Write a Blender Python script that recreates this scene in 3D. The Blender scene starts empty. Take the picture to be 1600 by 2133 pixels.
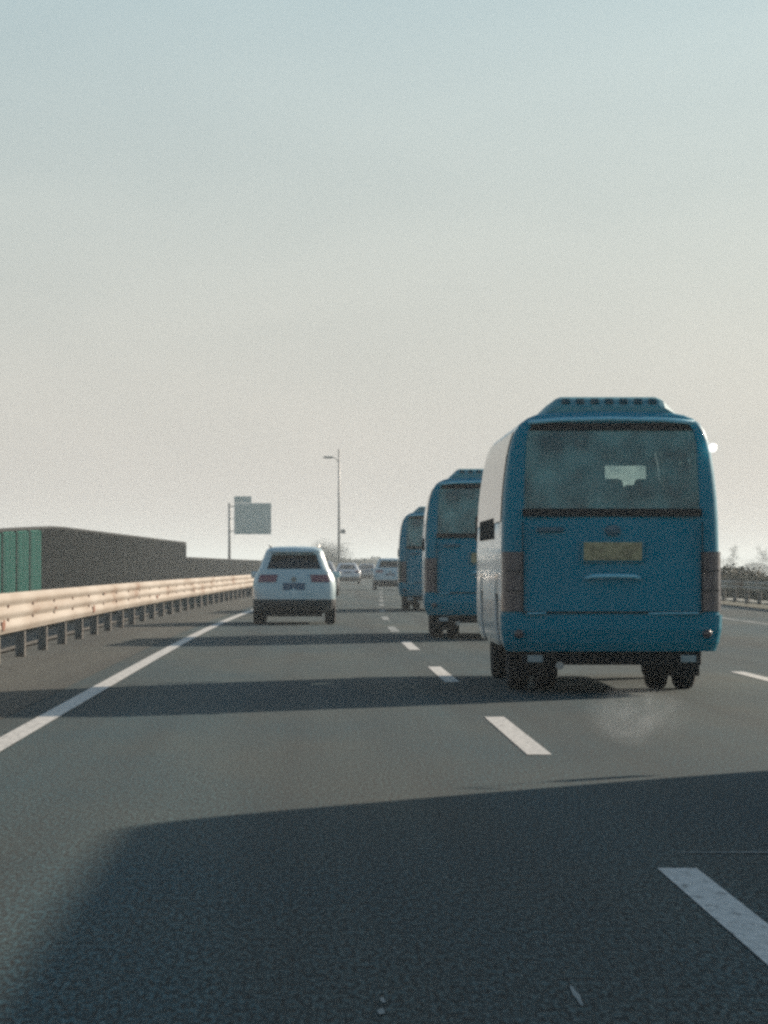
import bpy, bmesh, math, random
from mathutils import Vector, Matrix
random.seed(7)
R = math.radians
S = bpy.context.scene
COL = S.collection

# ------------------------------------------------------------------ camera
F_PX = 7700.0            # focal length in pixels of the 1600 px wide photograph
CAM_H = 1.22
cam_d = bpy.data.cameras.new('camera'); cam = bpy.data.objects.new('camera', cam_d); COL.objects.link(cam)
cam_d.sensor_fit = 'HORIZONTAL'; cam_d.sensor_width = 36.0
cam_d.lens = 36.0 * F_PX / 1600.0
cam_d.clip_start = 0.2; cam_d.clip_end = 20000
yaw = math.atan((650 - 800) / F_PX)            # road direction meets the picture left of its middle
pitch = math.atan((1180 - 1066.5) / F_PX)
cam.location = (0, 0, CAM_H)
cam.rotation_euler = (R(90) + pitch, 0, yaw)   # looks a little to the right of +Y
S.camera = cam

# ------------------------------------------------------------------ sky, sun, exposure
SUN_EL = R(19.2)
SUN_AZ = R(43.6)         # measured from +Y towards +X
world = bpy.data.worlds.new('World'); S.world = world; world.use_nodes = True
wn = world.node_tree; wn.nodes.clear()
sky = wn.nodes.new('ShaderNodeTexSky'); sky.sky_type = 'NISHITA'; sky.sun_disc = False
sky.sun_elevation = SUN_EL; sky.sun_rotation = SUN_AZ
sky.air_density = 1.0; sky.dust_density = 3.2; sky.ozone_density = 4.0; sky.altitude = 0
hs = wn.nodes.new('ShaderNodeHueSaturation'); hs.inputs['Saturation'].default_value = 0.78
bg = wn.nodes.new('ShaderNodeBackground'); bg.inputs['Strength'].default_value = 0.08
wo = wn.nodes.new('ShaderNodeOutputWorld')
tn = wn.nodes.new('ShaderNodeMix'); tn.data_type = 'RGBA'; tn.blend_type = 'MULTIPLY'; tn.inputs[0].default_value = 1.0
tn.inputs[7].default_value = (.88, .965, .955, 1)
wn.links.new(sky.outputs[0], hs.inputs['Color']); wn.links.new(hs.outputs[0], tn.inputs[6]); wn.links.new(tn.outputs[2], bg.inputs['Color'])
tcw = wn.nodes.new('ShaderNodeTexCoord'); sx = wn.nodes.new('ShaderNodeSeparateXYZ'); wn.links.new(tcw.outputs['Generated'], sx.inputs[0])
def wramp(src, stops):
    q = wn.nodes.new('ShaderNodeValToRGB')
    while len(q.color_ramp.elements) < len(stops): q.color_ramp.elements.new(.5)
    for e, (p, c) in zip(q.color_ramp.elements, stops): e.position = p; e.color = (*c, 1)
    wn.links.new(src, q.inputs[0]); return q
veil = wramp(sx.outputs[2], [(0.0, (.485, .442, .408)), (.045, (.475, .462, .430)), (.10, (.430, .462, .440)), (.155, (.365, .450, .445)), (.4, (.20, .33, .41))])
amt = wramp(sx.outputs[2], [(0.0, (.86,) * 3), (.16, (.58,) * 3), (.6, (.15,) * 3)])
nw = wn.nodes.new('ShaderNodeTexNoise'); nw.inputs['Scale'].default_value = 9.0; nw.inputs['Detail'].default_value = 4; nw.inputs['Distortion'].default_value = .6
mpw = wn.nodes.new('ShaderNodeMapping'); mpw.inputs['Scale'].default_value = (1, 1, 2.6); mpw.inputs['Rotation'].default_value = (0, .5, 0)
wn.links.new(tcw.outputs['Generated'], mpw.inputs[0]); wn.links.new(mpw.outputs[0], nw.inputs['Vector'])
cl = wramp(nw.outputs[0], [(.35, (.98, .985, .99)), (.65, (1.06, 1.05, 1.045))])
mv = wn.nodes.new('ShaderNodeMix'); mv.data_type = 'RGBA'; mv.blend_type = 'MULTIPLY'; mv.inputs[0].default_value = 1; mv.clamp_result = False
wn.links.new(veil.outputs[0], mv.inputs[6]); wn.links.new(cl.outputs[0], mv.inputs[7])
bg2 = wn.nodes.new('ShaderNodeBackground'); wn.links.new(mv.outputs[2], bg2.inputs['Color'])
mxw = wn.nodes.new('ShaderNodeMixShader'); wn.links.new(amt.outputs[0], mxw.inputs[0]); wn.links.new(bg.outputs[0], mxw.inputs[1]); wn.links.new(bg2.outputs[0], mxw.inputs[2])
wn.links.new(mxw.outputs[0], wo.inputs['Surface'])
sun_d = bpy.data.lights.new('sun', 'SUN'); sun = bpy.data.objects.new('sun', sun_d); COL.objects.link(sun)
sun_d.energy = 5.0; sun_d.angle = R(0.6); sun_d.color = (1.0, 0.83, 0.67)
sd = Vector((math.sin(SUN_AZ) * math.cos(SUN_EL), math.cos(SUN_AZ) * math.cos(SUN_EL), math.sin(SUN_EL)))
sun.rotation_euler = sd.to_track_quat('Z', 'Y').to_euler()
S.view_settings.view_transform = 'Standard'; S.view_settings.look = 'None'
S.view_settings.exposure = 0.45; S.view_settings.gamma = 1.0; S.view_settings.use_curve_mapping = False
S.render.engine = 'CYCLES'
S.cycles.max_bounces = 8; S.cycles.transparent_max_bounces = 12; S.cycles.volume_bounces = 1
S.cycles.filter_width = 2.9
S.cycles.use_denoising = False
S.cycles.caustics_reflective = False; S.cycles.caustics_refractive = False

# ------------------------------------------------------------------ helpers
def tag(o, label=None, cat=None, group=None, kind=None):
    if label: o['label'] = label
    if cat: o['category'] = cat
    if group: o['group'] = group
    if kind: o['kind'] = kind
    return o

def empty(name, loc=(0, 0, 0), rz=0.0):
    o = bpy.data.objects.new(name, None); COL.objects.link(o)
    o.location = loc; o.rotation_euler = (0, 0, rz); o.empty_display_size = 0.3
    return o

def mesh_obj(name, verts, faces, mats, parent=None, smooth=False, midx=None, loc=None, rz=None):
    me = bpy.data.meshes.new(name); me.from_pydata([tuple(v) for v in verts], [], faces)
    if not isinstance(mats, (list, tuple)): mats = [mats]
    for m in mats: me.materials.append(m)
    if midx:
        for p, k in zip(me.polygons, midx): p.material_index = k
    bm = bmesh.new(); bm.from_mesh(me); bmesh.ops.recalc_face_normals(bm, faces=bm.faces); bm.to_mesh(me); bm.free()
    if smooth:
        for p in me.polygons: p.use_smooth = True
    o = bpy.data.objects.new(name, me); COL.objects.link(o)
    if parent: o.parent = parent
    if loc is not None: o.location = loc
    if rz is not None: o.rotation_euler = (0, 0, rz)
    return o

class MB:
    """collects primitives into one mesh"""
    def __init__(s): s.v = []; s.f = []
    def add(s, v, f):
        n = len(s.v); s.v += [Vector(p) for p in v]; s.f += [tuple(i + n for i in q) for q in f]; return s
    def box(s, c, d, rot=None, bev=0.0):
        x, y, z = d[0] / 2, d[1] / 2, d[2] / 2
        if bev > 0:
            b = min(bev, x * .9, y * .9, z * .9)
            bm = bmesh.new(); bmesh.ops.create_cube(bm, size=1.0)
            bmesh.ops.scale(bm, vec=d, verts=bm.verts)
            bmesh.ops.bevel(bm, geom=bm.edges[:] + bm.verts[:], offset=b, segments=2, affect='EDGES', profile=.5)
            v = [p.co.copy() for p in bm.verts]; f = [[q.index for q in fa.verts] for fa in bm.faces]; bm.free()
        else:
            v = [Vector((a * x, b * y, cc * z)) for a in (-1, 1) for b in (-1, 1) for cc in (-1, 1)]
            f = [(0, 1, 3, 2), (4, 6, 7, 5), (0, 4, 5, 1), (2, 3, 7, 6), (0, 2, 6, 4), (1, 5, 7, 3)]
        if rot is not None: v = [rot @ p for p in v]
        return s.add([p + Vector(c) for p in v], f)
    def tube(s, pts, rads, n=10, cap=True):
        pts = [Vector(p) for p in pts]
        if not isinstance(rads, (list, tuple)): rads = [rads] * len(pts)
        v = []; f = []
        for i, p in enumerate(pts):
            t = (pts[min(i + 1, len(pts) - 1)] - pts[max(i - 1, 0)]).normalized()
            a = t.cross(Vector((0, 0, 1)) if abs(t.z) < .9 else Vector((1, 0, 0))).normalized(); b = t.cross(a)
            for k in range(n):
                q = 2 * math.pi * k / n
                v.append(p + (a * math.cos(q) + b * math.sin(q)) * rads[i])
        for i in range(len(pts) - 1):
            for k in range(n):
                k2 = (k + 1) % n
                f.append((i * n + k, i * n + k2, (i + 1) * n + k2, (i + 1) * n + k))
        if cap:
            f.append(tuple(range(n))); f.append(tuple(range((len(pts) - 1) * n, len(pts) * n)))
        return s.add(v, f)
    def lathe_x(s, prof, c, n=28):
        """prof: (x, r) pairs turned about the X axis"""
        v = []; f = []
        for (x, r) in prof:
            for k in range(n):
                q = 2 * math.pi * k / n
                v.append(Vector((x, r * math.cos(q), r * math.sin(q))) + Vector(c))
        m = len(prof)
        for i in range(m - 1):
            for k in range(n):
                k2 = (k + 1) % n
                f.append((i * n + k, i * n + k2, (i + 1) * n + k2, (i + 1) * n + k))
        return s.add(v, f)
    def prism(s, outline, y0, y1):
        """outline in XZ, extruded along Y"""
        n = len(outline)
        v = [Vector((x, y0, z)) for x, z in outline] + [Vector((x, y1, z)) for x, z in outline]
        f = [tuple(range(n)), tuple(range(n, 2 * n))] + [(i, (i + 1) % n, n + (i + 1) % n, n + i) for i in range(n)]
        return s.add(v, f)
    def build(s, name, mat, parent=None, smooth=False, loc=None, rz=None):
        return mesh_obj(name, s.v, s.f, mat, parent, smooth, None, loc, rz)

def nd(m, t, **k):
    n = m.node_tree.nodes.new(t)
    for a, b in k.items(): setattr(n, a, b)
    return n

def ramp(m, fac, stops):
    r = nd(m, 'ShaderNodeValToRGB')
    while len(r.color_ramp.elements) < len(stops): r.color_ramp.elements.new(.5)
    for e, (p, c) in zip(r.color_ramp.elements, stops):
        e.position = p; e.color = (c if len(c) == 4 else (*c, 1)) if isinstance(c, (list, tuple)) else (c, c, c, 1)
    m.node_tree.links.new(fac, r.inputs[0]); return r

def mat(name, col, rough=.5, metal=0.0, spec=.5, noise=None, bump=0.0, bscale=40, coat=0.0, space='Object', stretch=(1, 1, 1)):
    """noise = (scale, colour2, low, high): second colour mottled in"""
    m = bpy.data.materials.new(name); m.use_nodes = True; L = m.node_tree.links
    b = m.node_tree.nodes['Principled BSDF']
    b.inputs['Base Color'].default_value = (*col, 1); b.inputs['Roughness'].default_value = rough
    b.inputs['Metallic'].default_value = metal; b.inputs['Specular IOR Level'].default_value = spec
    if coat: b.inputs['Coat Weight'].default_value = coat; b.inputs['Coat Roughness'].default_value = .06
    tc = nd(m, 'ShaderNodeTexCoord'); mp = nd(m, 'ShaderNodeMapping'); mp.inputs['Scale'].default_value = stretch
    L.new(tc.outputs[space], mp.inputs[0])
    if noise:
        sc, c2, lo, hi = noise
        n = nd(m, 'ShaderNodeTexNoise'); n.inputs['Scale'].default_value = sc; n.inputs['Detail'].default_value = 6
        L.new(mp.outputs[0], n.inputs['Vector'])
        r = ramp(m, n.outputs[0], [(lo, (*col, 1)), (hi, (*c2, 1))]); L.new(r.outputs[0], b.inputs['Base Color'])
    if bump:
        n2 = nd(m, 'ShaderNodeTexNoise'); n2.inputs['Scale'].default_value = bscale; n2.inputs['Detail'].default_value = 4
        L.new(mp.outputs[0], n2.inputs['Vector'])
        bp = nd(m, 'ShaderNodeBump'); bp.inputs['Strength'].default_value = bump; bp.inputs['Distance'].default_value = .02
        L.new(n2.outputs[0], bp.inputs['Height']); L.new(bp.outputs[0], b.inputs['Normal'])
    return m

def glass(name, tint, rough=.03, sheen=.0, sheen_col=(.3, .33, .33)):
    m = bpy.data.materials.new(name); m.use_nodes = True; t = m.node_tree; L = t.links
    t.nodes.clear(); out = nd(m, 'ShaderNodeOutputMaterial')
    tr = nd(m, 'ShaderNodeBsdfTransparent'); tr.inputs[0].default_value = (*tint, 1)
    gl = nd(m, 'ShaderNodeBsdfGlossy'); gl.inputs['Roughness'].default_value = rough
    fr = nd(m, 'ShaderNodeFresnel'); fr.inputs[0].default_value = 1.55
    mx = nd(m, 'ShaderNodeMixShader'); L.new(fr.outputs[0], mx.inputs[0]); L.new(tr.outputs[0], mx.inputs[1]); L.new(gl.outputs[0], mx.inputs[2])
    last = mx
    if sheen:
        df = nd(m, 'ShaderNodeBsdfDiffuse'); df.inputs[0].default_value = (*sheen_col, 1)  # diffuse share brightens the pane like a lit interior and reflections
        tc = nd(m, 'ShaderNodeTexCoord'); n = nd(m, 'ShaderNodeTexNoise'); n.inputs['Scale'].default_value = 3.2; n.inputs['Detail'].default_value = 5
        L.new(tc.outputs['Object'], n.inputs['Vector'])
        r = ramp(m, n.outputs[0], [(.35, sheen * .25), (.7, sheen * 1.4)])
        m2 = nd(m, 'ShaderNodeMixShader'); L.new(r.outputs[0], m2.inputs[0]); L.new(mx.outputs[0], m2.inputs[1]); L.new(df.outputs[0], m2.inputs[2]); last = m2
    L.new(last.outputs[0], out.inputs[0]); return m

# ------------------------------------------------------------------ the road's course
def off(d):
    w = 12.0; t = (d - 78) / w
    sp = t if t > 30 else math.log1p(math.exp(max(t, -60)))
    o = .0185 * w * sp
    if d > 200: o += 4e-5 * (min(d, 900) - 200) ** 2 + (.056 * (d - 900) if d > 900 else 0)
    return o
def pos(X, d, z=0.0): return Vector((X + off(d), d, z))
def head(d): return -math.atan((off(d + 1) - off(d - 1)) / 2)

def ribbon(name, x0, x1, d0, d1, z, m, parent=None, step=4.0, kind=None, nx=1, zf=None):
    ds = []; d = d0
    while d < d1 - 1e-6:
        ds.append(d); d += step if d < 420 else step * 5
    ds.append(d1)
    v = []; f = []
    for d in ds:
        for k in range(nx + 1):
            X = x0 + (x1 - x0) * k / nx
            v.append(pos(X, d, z if zf is None else zf(X)))
    for i in range(len(ds) - 1):
        for k in range(nx):
            a = i * (nx + 1) + k; f.append((a, a + 1, a + nx + 2, a + nx + 1))
    o = mesh_obj(name, v, f, m, parent)
    if kind: o['kind'] = kind
    return o

# ------------------------------------------------------------------ materials of the setting
def asphalt_mat(name, c_a, c_b, c_c, spec=.18):
    m = bpy.data.materials.new(name); m.use_nodes = True; L = m.node_tree.links
    b = m.node_tree.nodes['Principled BSDF']; b.inputs['Specular IOR Level'].default_value = spec
    tc = nd(m, 'ShaderNodeTexCoord')
    def nz(scale, stretch, detail=4, rough=.6):
        mp = nd(m, 'ShaderNodeMapping'); mp.inputs['Scale'].default_value = stretch
        n = nd(m, 'ShaderNodeTexNoise'); n.inputs['Scale'].default_value = scale; n.inputs['Detail'].default_value = detail; n.inputs['Roughness'].default_value = rough
        L.new(tc.outputs['Object'], mp.inputs[0]); L.new(mp.outputs[0], n.inputs['Vector']); return n
    big = nz(.35, (1, .22, 1), 5)               # worn lanes, patches
    trk = nz(1.1, (1, .02, 1), 3)               # streaks that run along the lane
    grain = nz(58, (1, .16, 1), 3, .9)           # aggregate drawn out along the traffic
    speck = nz(95, (1, .25, 1), 2, .7)
    r1 = ramp(m, big.outputs[0], [(.32, c_a), (.68, c_b)])
    r2 = ramp(m, trk.outputs[0], [(.35, .68), (.65, 1.2)])
    mul = nd(m, 'ShaderNodeMix', data_type='RGBA', blend_type='MULTIPLY'); mul.inputs[0].default_value = 1
    L.new(r1.outputs[0], mul.inputs[6]); L.new(r2.outputs[0], mul.inputs[7])
    r3 = ramp(m, grain.outputs[0], [(.39, .12), (.5, .85), (.61, 2.5)])
    mul2 = nd(m, 'ShaderNodeMix', data_type='RGBA', blend_type='MULTIPLY'); mul2.inputs[0].default_value = 1
    L.new(mul.outputs[2], mul2.inputs[6]); L.new(r3.outputs[0], mul2.inputs[7])
    r4 = ramp(m, speck.outputs[0], [(.62, 0.0), (.74, .5)])
    mx = nd(m, 'ShaderNodeMix', data_type='RGBA', blend_type='MIX'); L.new(r4.outputs[0], mx.inputs[0])
    L.new(mul2.outputs[2], mx.inputs[6]); mx.inputs[7].default_value = (*c_c, 1)
    L.new(mx.outputs[2], b.inputs['Base Color'])
    rr = ramp(m, grain.outputs[0], [(.3, .95), (.7, .72)]); L.new(rr.outputs[0], b.inputs['Roughness'])
    bp = nd(m, 'ShaderNodeBump'); bp.inputs['Strength'].default_value = .6; bp.inputs['Distance'].default_value = .006
    L.new(grain.outputs[0], bp.inputs['Height']); L.new(bp.outputs[0], b.inputs['Normal'])
    return m

M = {}
M['asphalt'] = asphalt_mat('asphalt', (.004, .039, .052), (.042, .055, .048), (.08, .15, .155))
M['shoulder'] = asphalt_mat('shoulder_asphalt', (.040, .048, .042), (.064, .064, .052), (.14, .14, .12))
M['soil'] = mat('soil', (.06, .055, .042), .95, noise=(2.5, (.13, .115, .085), .35, .7), bump=.5, bscale=18)
M['grass'] = mat('verge_grass', (.05, .06, .032), .95, noise=(.6, (.12, .115, .07), .35, .7), bump=.6, bscale=9)
M['field'] = mat('field', (.075, .085, .06), .95, noise=(.02, (.13, .125, .095), .35, .7))

def paint_mat():
    m = bpy.data.materials.new('road_paint'); m.use_nodes = True; L = m.node_tree.links
    b = m.node_tree.nodes['Principled BSDF']; b.inputs['Roughness'].default_value = .7; b.inputs['Specular IOR Level'].default_value = .3
    tc = nd(m, 'ShaderNodeTexCoord'); mp = nd(m, 'ShaderNodeMapping'); mp.inputs['Scale'].default_value = (1, .2, 1)
    L.new(tc.outputs['Object'], mp.inputs[0])
    n = nd(m, 'ShaderNodeTexNoise'); n.inputs['Scale'].default_value = 30; n.inputs['Detail'].default_value = 5; L.new(mp.outputs[0], n.inputs['Vector'])
    r = ramp(m, n.outputs[0], [(.28, (.18, .18, .17)), (.42, (.50, .50, .47)), (.7, (.66, .65, .61))])
    L.new(r.outputs[0], b.inputs['Base Color']); return m
M['paint'] = paint_mat()
M['dim_paint'] = mat('dim_road_paint', (.15, .18, .18), .8, 0, .2, noise=(2.5, (.32, .34, .33), .35, .65), stretch=(1, .2, 1))  # dim paint; also carries distance fading and windscreen reflections painted on the road

# ------------------------------------------------------------------ ground, road, markings
LINE_L, DASH_1, DASH_2, LINE_R = -2.13, 1.47, 4.90, 9.45
ground = mesh_obj('ground', [(-2500, -60, -2.6), (4500, -60, -2.6), (4500, 5200, -2.6), (-2500, 5200, -2.6)], [(0, 1, 2, 3)], M['field'])
tag(ground, kind='structure')
road = ribbon('road', -3.15, 12.6, -30, 2400, 0.0, M['asphalt'], kind='structure', nx=2)
sh_l = ribbon('shoulder', -4.35, LINE_L - .35, -30, 1200, 0.004, M['shoulder'], kind='structure')
def bank(X):
    if X < 0:
        return 0.03 if X > -11.5 else 0.03 - (-11.5 - X) * .45
    return 0.02 if X < 15.2 else 0.02 - (X - 15.2) * .42
vl = ribbon('median_verge', -4.34, -18.0, -30, 1600, 0, M['soil'], kind='structure', nx=6, zf=bank)
vr = ribbon('grass_verge', 12.4, 22.4, -30, 1600, 0, M['grass'], kind='structure', nx=6, zf=bank)

ribbon('edge_line', LINE_L - .085, LINE_L + .085, -30, 1200, 0.0085, M['paint'], road, step=4)
ribbon('edge_line', LINE_R - .085, LINE_R + .085, -30, 1200, 0.0045, M['dim_paint'], road, step=4)
d0 = -6.1
for lane, x in ((0, DASH_1), (1, DASH_2)):
    for k in range(30):
        a = d0 + 15.0 * k - (2.2 if lane else 0)
        if a < -10: continue
        ribbon('lane_dash', x - .08, x + .08, a, a + 6.0, 0.0045, M['paint'] if a < 60 else M['dim_paint'], road, step=2.0)  # dimmer paint on far dashes: fading with distance put into the colour

# ------------------------------------------------------------------ median guard rail
M['rail'] = None
def rail_mat():
    m = bpy.data.materials.new('galvanised_rail'); m.use_nodes = True; L = m.node_tree.links
    b = m.node_tree.nodes['Principled BSDF']; b.inputs['Roughness'].default_value = .8; b.inputs['Specular IOR Level'].default_value = .2
    tc = nd(m, 'ShaderNodeTexCoord'); n = nd(m, 'ShaderNodeTexNoise'); n.inputs['Scale'].default_value = 2.2; n.inputs['Detail'].default_value = 7
    oi = nd(m, 'ShaderNodeObjectInfo'); ad = nd(m, 'ShaderNodeVectorMath', operation='ADD')
    mpr = nd(m, 'ShaderNodeMapping'); mpr.inputs['Scale'].default_value = (1, .12, 1)
    L.new(tc.outputs['Object'], ad.inputs[0]); L.new(oi.outputs['Location'], ad.inputs[1]); L.new(ad.outputs[0], mpr.inputs[0]); L.new(mpr.outputs[0], n.inputs['Vector'])
    r = ramp(m, n.outputs[0], [(.38, (.43, .39, .335)), (.60, (.33, .28, .225)), (.74, (.20, .11, .06))])
    L.new(r.outputs[0], b.inputs['Base Color']); return m
M['rail'] = rail_mat()
M['rail_dark'] = mat('galvanised_post', (.16, .155, .14), .7, .2, noise=(5, (.10, .065, .04), .45, .7))
M['rust'] = mat('rust', (.24, .07, .02), .9, noise=(14, (.13, .045, .02), .35, .7))

def beam_profile(waves, zc, h, depth, t=.004):
    """corrugated beam: outline in XZ, waves bulge towards +X"""
    n = waves * 10; pts = []
    for k in range(n + 1):
        u = k / n; z = zc - h / 2 + h * u
        w = (1 - math.cos(2 * math.pi * waves * u)) / 2
        pts.append((depth * (w ** .7), z))
    return pts + [(x - t, z) for x, z in reversed(pts)]

def make_rail(name, label, X, d_from, d_to, waves, zc, h, side, spacing, group=None):
    root = empty(name, pos(X, d_from)); tag(root, label, 'guardrail', group)
    inv = root.location.copy()
    protos = {}
    n = int((d_to - d_from) / spacing)
    for k in range(n):
        a = d_from + k * spacing; mid = a + spacing / 2
        c = pos(X, mid) - inv
        if 'beam' not in protos:
            b = MB(); prof = beam_profile(waves, zc, h, .034)
            b.prism([(side * x, z) for x, z in prof], -spacing / 2 - .004, spacing / 2 + .0)
            protos['beam'] = b.build('rail_panel', M['rail'], root); me = protos['beam']
            for p in me.data.polygons: p.use_smooth = False
            e = me
            p_ = MB(); p_.tube([(0, 0, -.3), (0, 0, zc + h / 2 - .06)], .07, 12)
            po = p_.build('post', M['rail_dark'], root, smooth=False)
            s_ = MB(); s_.box((side * -.0, 0, zc), (.1, .2, h * .72), bev=.01)
            sp = s_.build('spacer_block', M['rail_dark'], root)
            r_ = MB(); r_.tube([(side * .0, 0, 0), (side * .022, 0, 0)], .022, 8)
            bo = r_.build('bolt', M['rust'], root)
            protos.update(post=po, sp=sp, bo=bo); objs = (e, po, sp, bo)
        else:
            objs = []
            for key in ('beam', 'post', 'sp', 'bo'):
                q = protos[key].copy(); COL.objects.link(q); q.parent = root; objs.append(q)
        e, po, sp, bo = objs
        hd = head(mid); e.location = c; e.rotation_euler = (0, 0, hd)
        pp = pos(X, a) - inv; hp = head(a); nrm = Vector((math.cos(hp), math.sin(hp), 0))
        po.location = pp - nrm * side * .155; po.rotation_euler = (0, 0, hp)
        sp.location = pp - nrm * side * .056; sp.rotation_euler = (0, 0, hp)
        for q in range(waves - 1):
            if q: bo = bo.copy(); COL.objects.link(bo); bo.parent = root
            bo.location = pp + Vector((0, 0, zc - h / 2 + h * (q + 1) / waves)); bo.rotation_euler = (0, 0, hp)
    return root

GR = make_rail('guardrail', 'long three-wave galvanised guard rail with rust spots on the left, sunlit', -3.80, 2.0, 330.0, 3, .64, .50, 1, 4.0)
# rust blotches that run down from single bolts
for (px, dz, s) in ((14, .50, .25), (195, .50, .25), (312, .53, .22), (372, .55, .20), (120, .62, .09), (216, .74, .10)):
    d = 3.72 * F_PX / (650 - px)
    v = []; rr = random.Random(px)
    n = 14
    for k in range(n):
        q = 2 * math.pi * k / n; rad = s * (.45 + .3 * rr.random())
        v.append(Vector((0, rad * math.cos(q) * 1.6, dz + rad * math.sin(q) * .42)))
    v2 = [p + Vector((.006, 0, 0)) for p in v]
    f = [tuple(range(n)), tuple(range(n, 2 * n))] + [(k, (k + 1) % n, n + (k + 1) % n, n + k) for k in range(n)]
    o = mesh_obj('rust_patch', v + v2, f, M['rust'], GR); o.location = pos(-3.763, d) - GR.location
    o.rotation_euler = (0, 0, head(d))
make_rail('guardrail', 'distant two-wave guard rail along the right verge beyond the big blue bus', 13.2, 40.0, 330.0, 2, .60, .31, -1, 4.0)

# ------------------------------------------------------------------ noise barrier beyond the median
M['nb_dark'] = mat('barrier_panel', (.005, .013, .016), .95, 0, .1, noise=(1.6, (.010, .020, .022), .35, .7), stretch=(1, 1, .3))
M['nb_green'] = mat('barrier_green_panel', (.002, .12, .098), .85, 0, .15, noise=(1.4, (.010, .22, .18), .45, .68), stretch=(1, 4, .15))
M['nb_steel'] = mat('barrier_steel', (.018, .024, .026), .9, 0, .1)
NB_X = -8.9
nb = empty('noise_barrier', pos(NB_X, 88)); tag(nb, 'dark noise barrier with green panels at its near end, behind the left guard rail', 'noise barrier')
def nb_h(d):
    if d >= 196: return 1.70
    return 2.12 + .36 * min(1, max(0, (d - 96) / 22.0)) ** .8
protos = {}
npan = 60
for k in range(npan):
    a = 88 + 4 * k; b_ = a + 4; ha, hb = nb_h(a), nb_h(b_ - .01)
    green = k in (2, 3, 4, 5)
    key = (green, round(ha, 3), round(hb, 3))
    if key not in protos:
        m = MB()
        # corrugated face: ribs stand proud of a flat core
        m.add([(-.05, -1.93, 0), (-.05, 1.93, 0), (-.05, 1.93, hb - .05), (-.05, -1.93, ha - .05), (.03, -1.93, 0), (.03, 1.93, 0), (.03, 1.93, hb - .05), (.03, -1.93, ha - .05)],
              [(0, 1, 2, 3), (4, 5, 6, 7), (0, 1, 5, 4), (3, 2, 6, 7), (0, 3, 7, 4), (1, 2, 6, 5)])
        for q in range(9):
            y = -1.75 + q * .4375; hq = ha + (hb - ha) * (y + 1.93) / 3.86 - .1
            m.box((.052, y, hq / 2), (.044, .16, hq))
        o = m.build('green_panel' if green else 'panel', M['nb_green'] if green else M['nb_dark'], nb)
        cpb = MB(); cpb.add([(-.09, -2, ha - .048), (.09, -2, ha - .048), (.09, 2, hb - .048), (-.09, 2, hb - .048), (-.06, -2, ha + .03), (.06, -2, ha + .03), (.06, 2, hb + .03), (-.06, 2, hb + .03)],
              [(0, 1, 2, 3), (4, 5, 6, 7), (0, 1, 5, 4), (2, 3, 7, 6), (0, 3, 7, 4), (1, 2, 6, 5)])
        cp = cpb.build('top_cap', M['nb_steel'], nb)
        ps = MB(); ps.box((0, 0, ha / 2 - .03), (.2, .12, ha - .045)); po = ps.build('post', M['nb_steel'], nb)
        protos[key] = (o, cp, po)
    else:
        lst = []
        for s_ in protos[key]:
            q = s_.copy(); COL.objects.link(q); q.parent = nb; lst.append(q)
        o, cp, po = lst
    hd = head(a + 2)
    for q in (o, cp): q.location = pos(NB_X, a + 2) - nb.location; q.rotation_euler = (0, 0, hd)
    po.location = pos(NB_X, a) - nb.location; po.rotation_euler = (0, 0, head(a))

# ------------------------------------------------------------------ foliage
def wx(px, d): return (px - 650) / F_PX * d
def leaf_mat(name, c1, c2):
    m = mat(name, c1, .8, 0, .2); L = m.node_tree.links; b = m.node_tree.nodes['Principled BSDF']
    g = nd(m, 'ShaderNodeNewGeometry'); r = ramp(m, g.outputs['Random Per Island'], [(0, c1), (1, c2)])
    L.new(r.outputs[0], b.inputs['Base Color']); return m
M['leaf'] = leaf_mat('hedge_leaf', (.030, .040, .026), (.075, .085, .05))
M['leaf_dry'] = leaf_mat('dry_leaf', (.06, .055, .035), (.13, .12, .075))
M['bark'] = mat('bark', (.07, .06, .05), .9, noise=(8, (.12, .10, .08), .4, .7))

def leaves(rng, n, sampler, size):
    v = []; f = []
    for _ in range(n):
        c = sampler(rng); s = size * (.6 + .8 * rng.random())
        a = Vector((rng.gauss(0, 1), rng.gauss(0, 1), rng.gauss(0, 1))).normalized()
        b = a.cross(Vector((rng.gauss(0, 1), rng.gauss(0, 1), rng.gauss(0, 1)))).normalized()
        k = len(v); v += [c + a * s, c + b * s * .55, c - a * s, c - b * s * .55]; f.append((k, k + 1, k + 2, k + 3))
    return v, f

def hedge(X, da, db, h, w, label, n, name='hedge', size=.09, mt='leaf', vary=.12):
    rng = random.Random(int(da * 7 + X)); base = pos(X, da)
    ph = [rng.random() * 6 for _ in range(4)]
    def smp(r):
        d = r.uniform(da, db); hh = h * (1 + vary * (math.sin(d * .9 + ph[0]) * .4 + math.sin(d * .23 + ph[1]) * .5 + math.sin(d * 2.3 + ph[2]) * .3))
        z = hh * (r.random() ** .7); ww = w * (1 - .35 * (z / hh) ** 2)
        return pos(X + r.uniform(-ww, ww) / 2, d, z) - base
    v, f = leaves(rng, n, smp, size)
    core = MB(); st = 4.0; d = da
    while d < db - .1:
        e = min(d + st, db); c = pos(X, (d + e) / 2) - base
        core.box((c.x, c.y, h * .42), (w * .62, e - d + .01, h * .84), rot=Matrix.Rotation(head((d + e) / 2), 3, 'Z')); d = e
    k = len(v); v += core.v; f += [tuple(i + k for i in q) for q in core.f]
    o = mesh_obj(name, v, f, M[mt]); o.location = base
    return tag(o, label, 'hedge')

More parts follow.
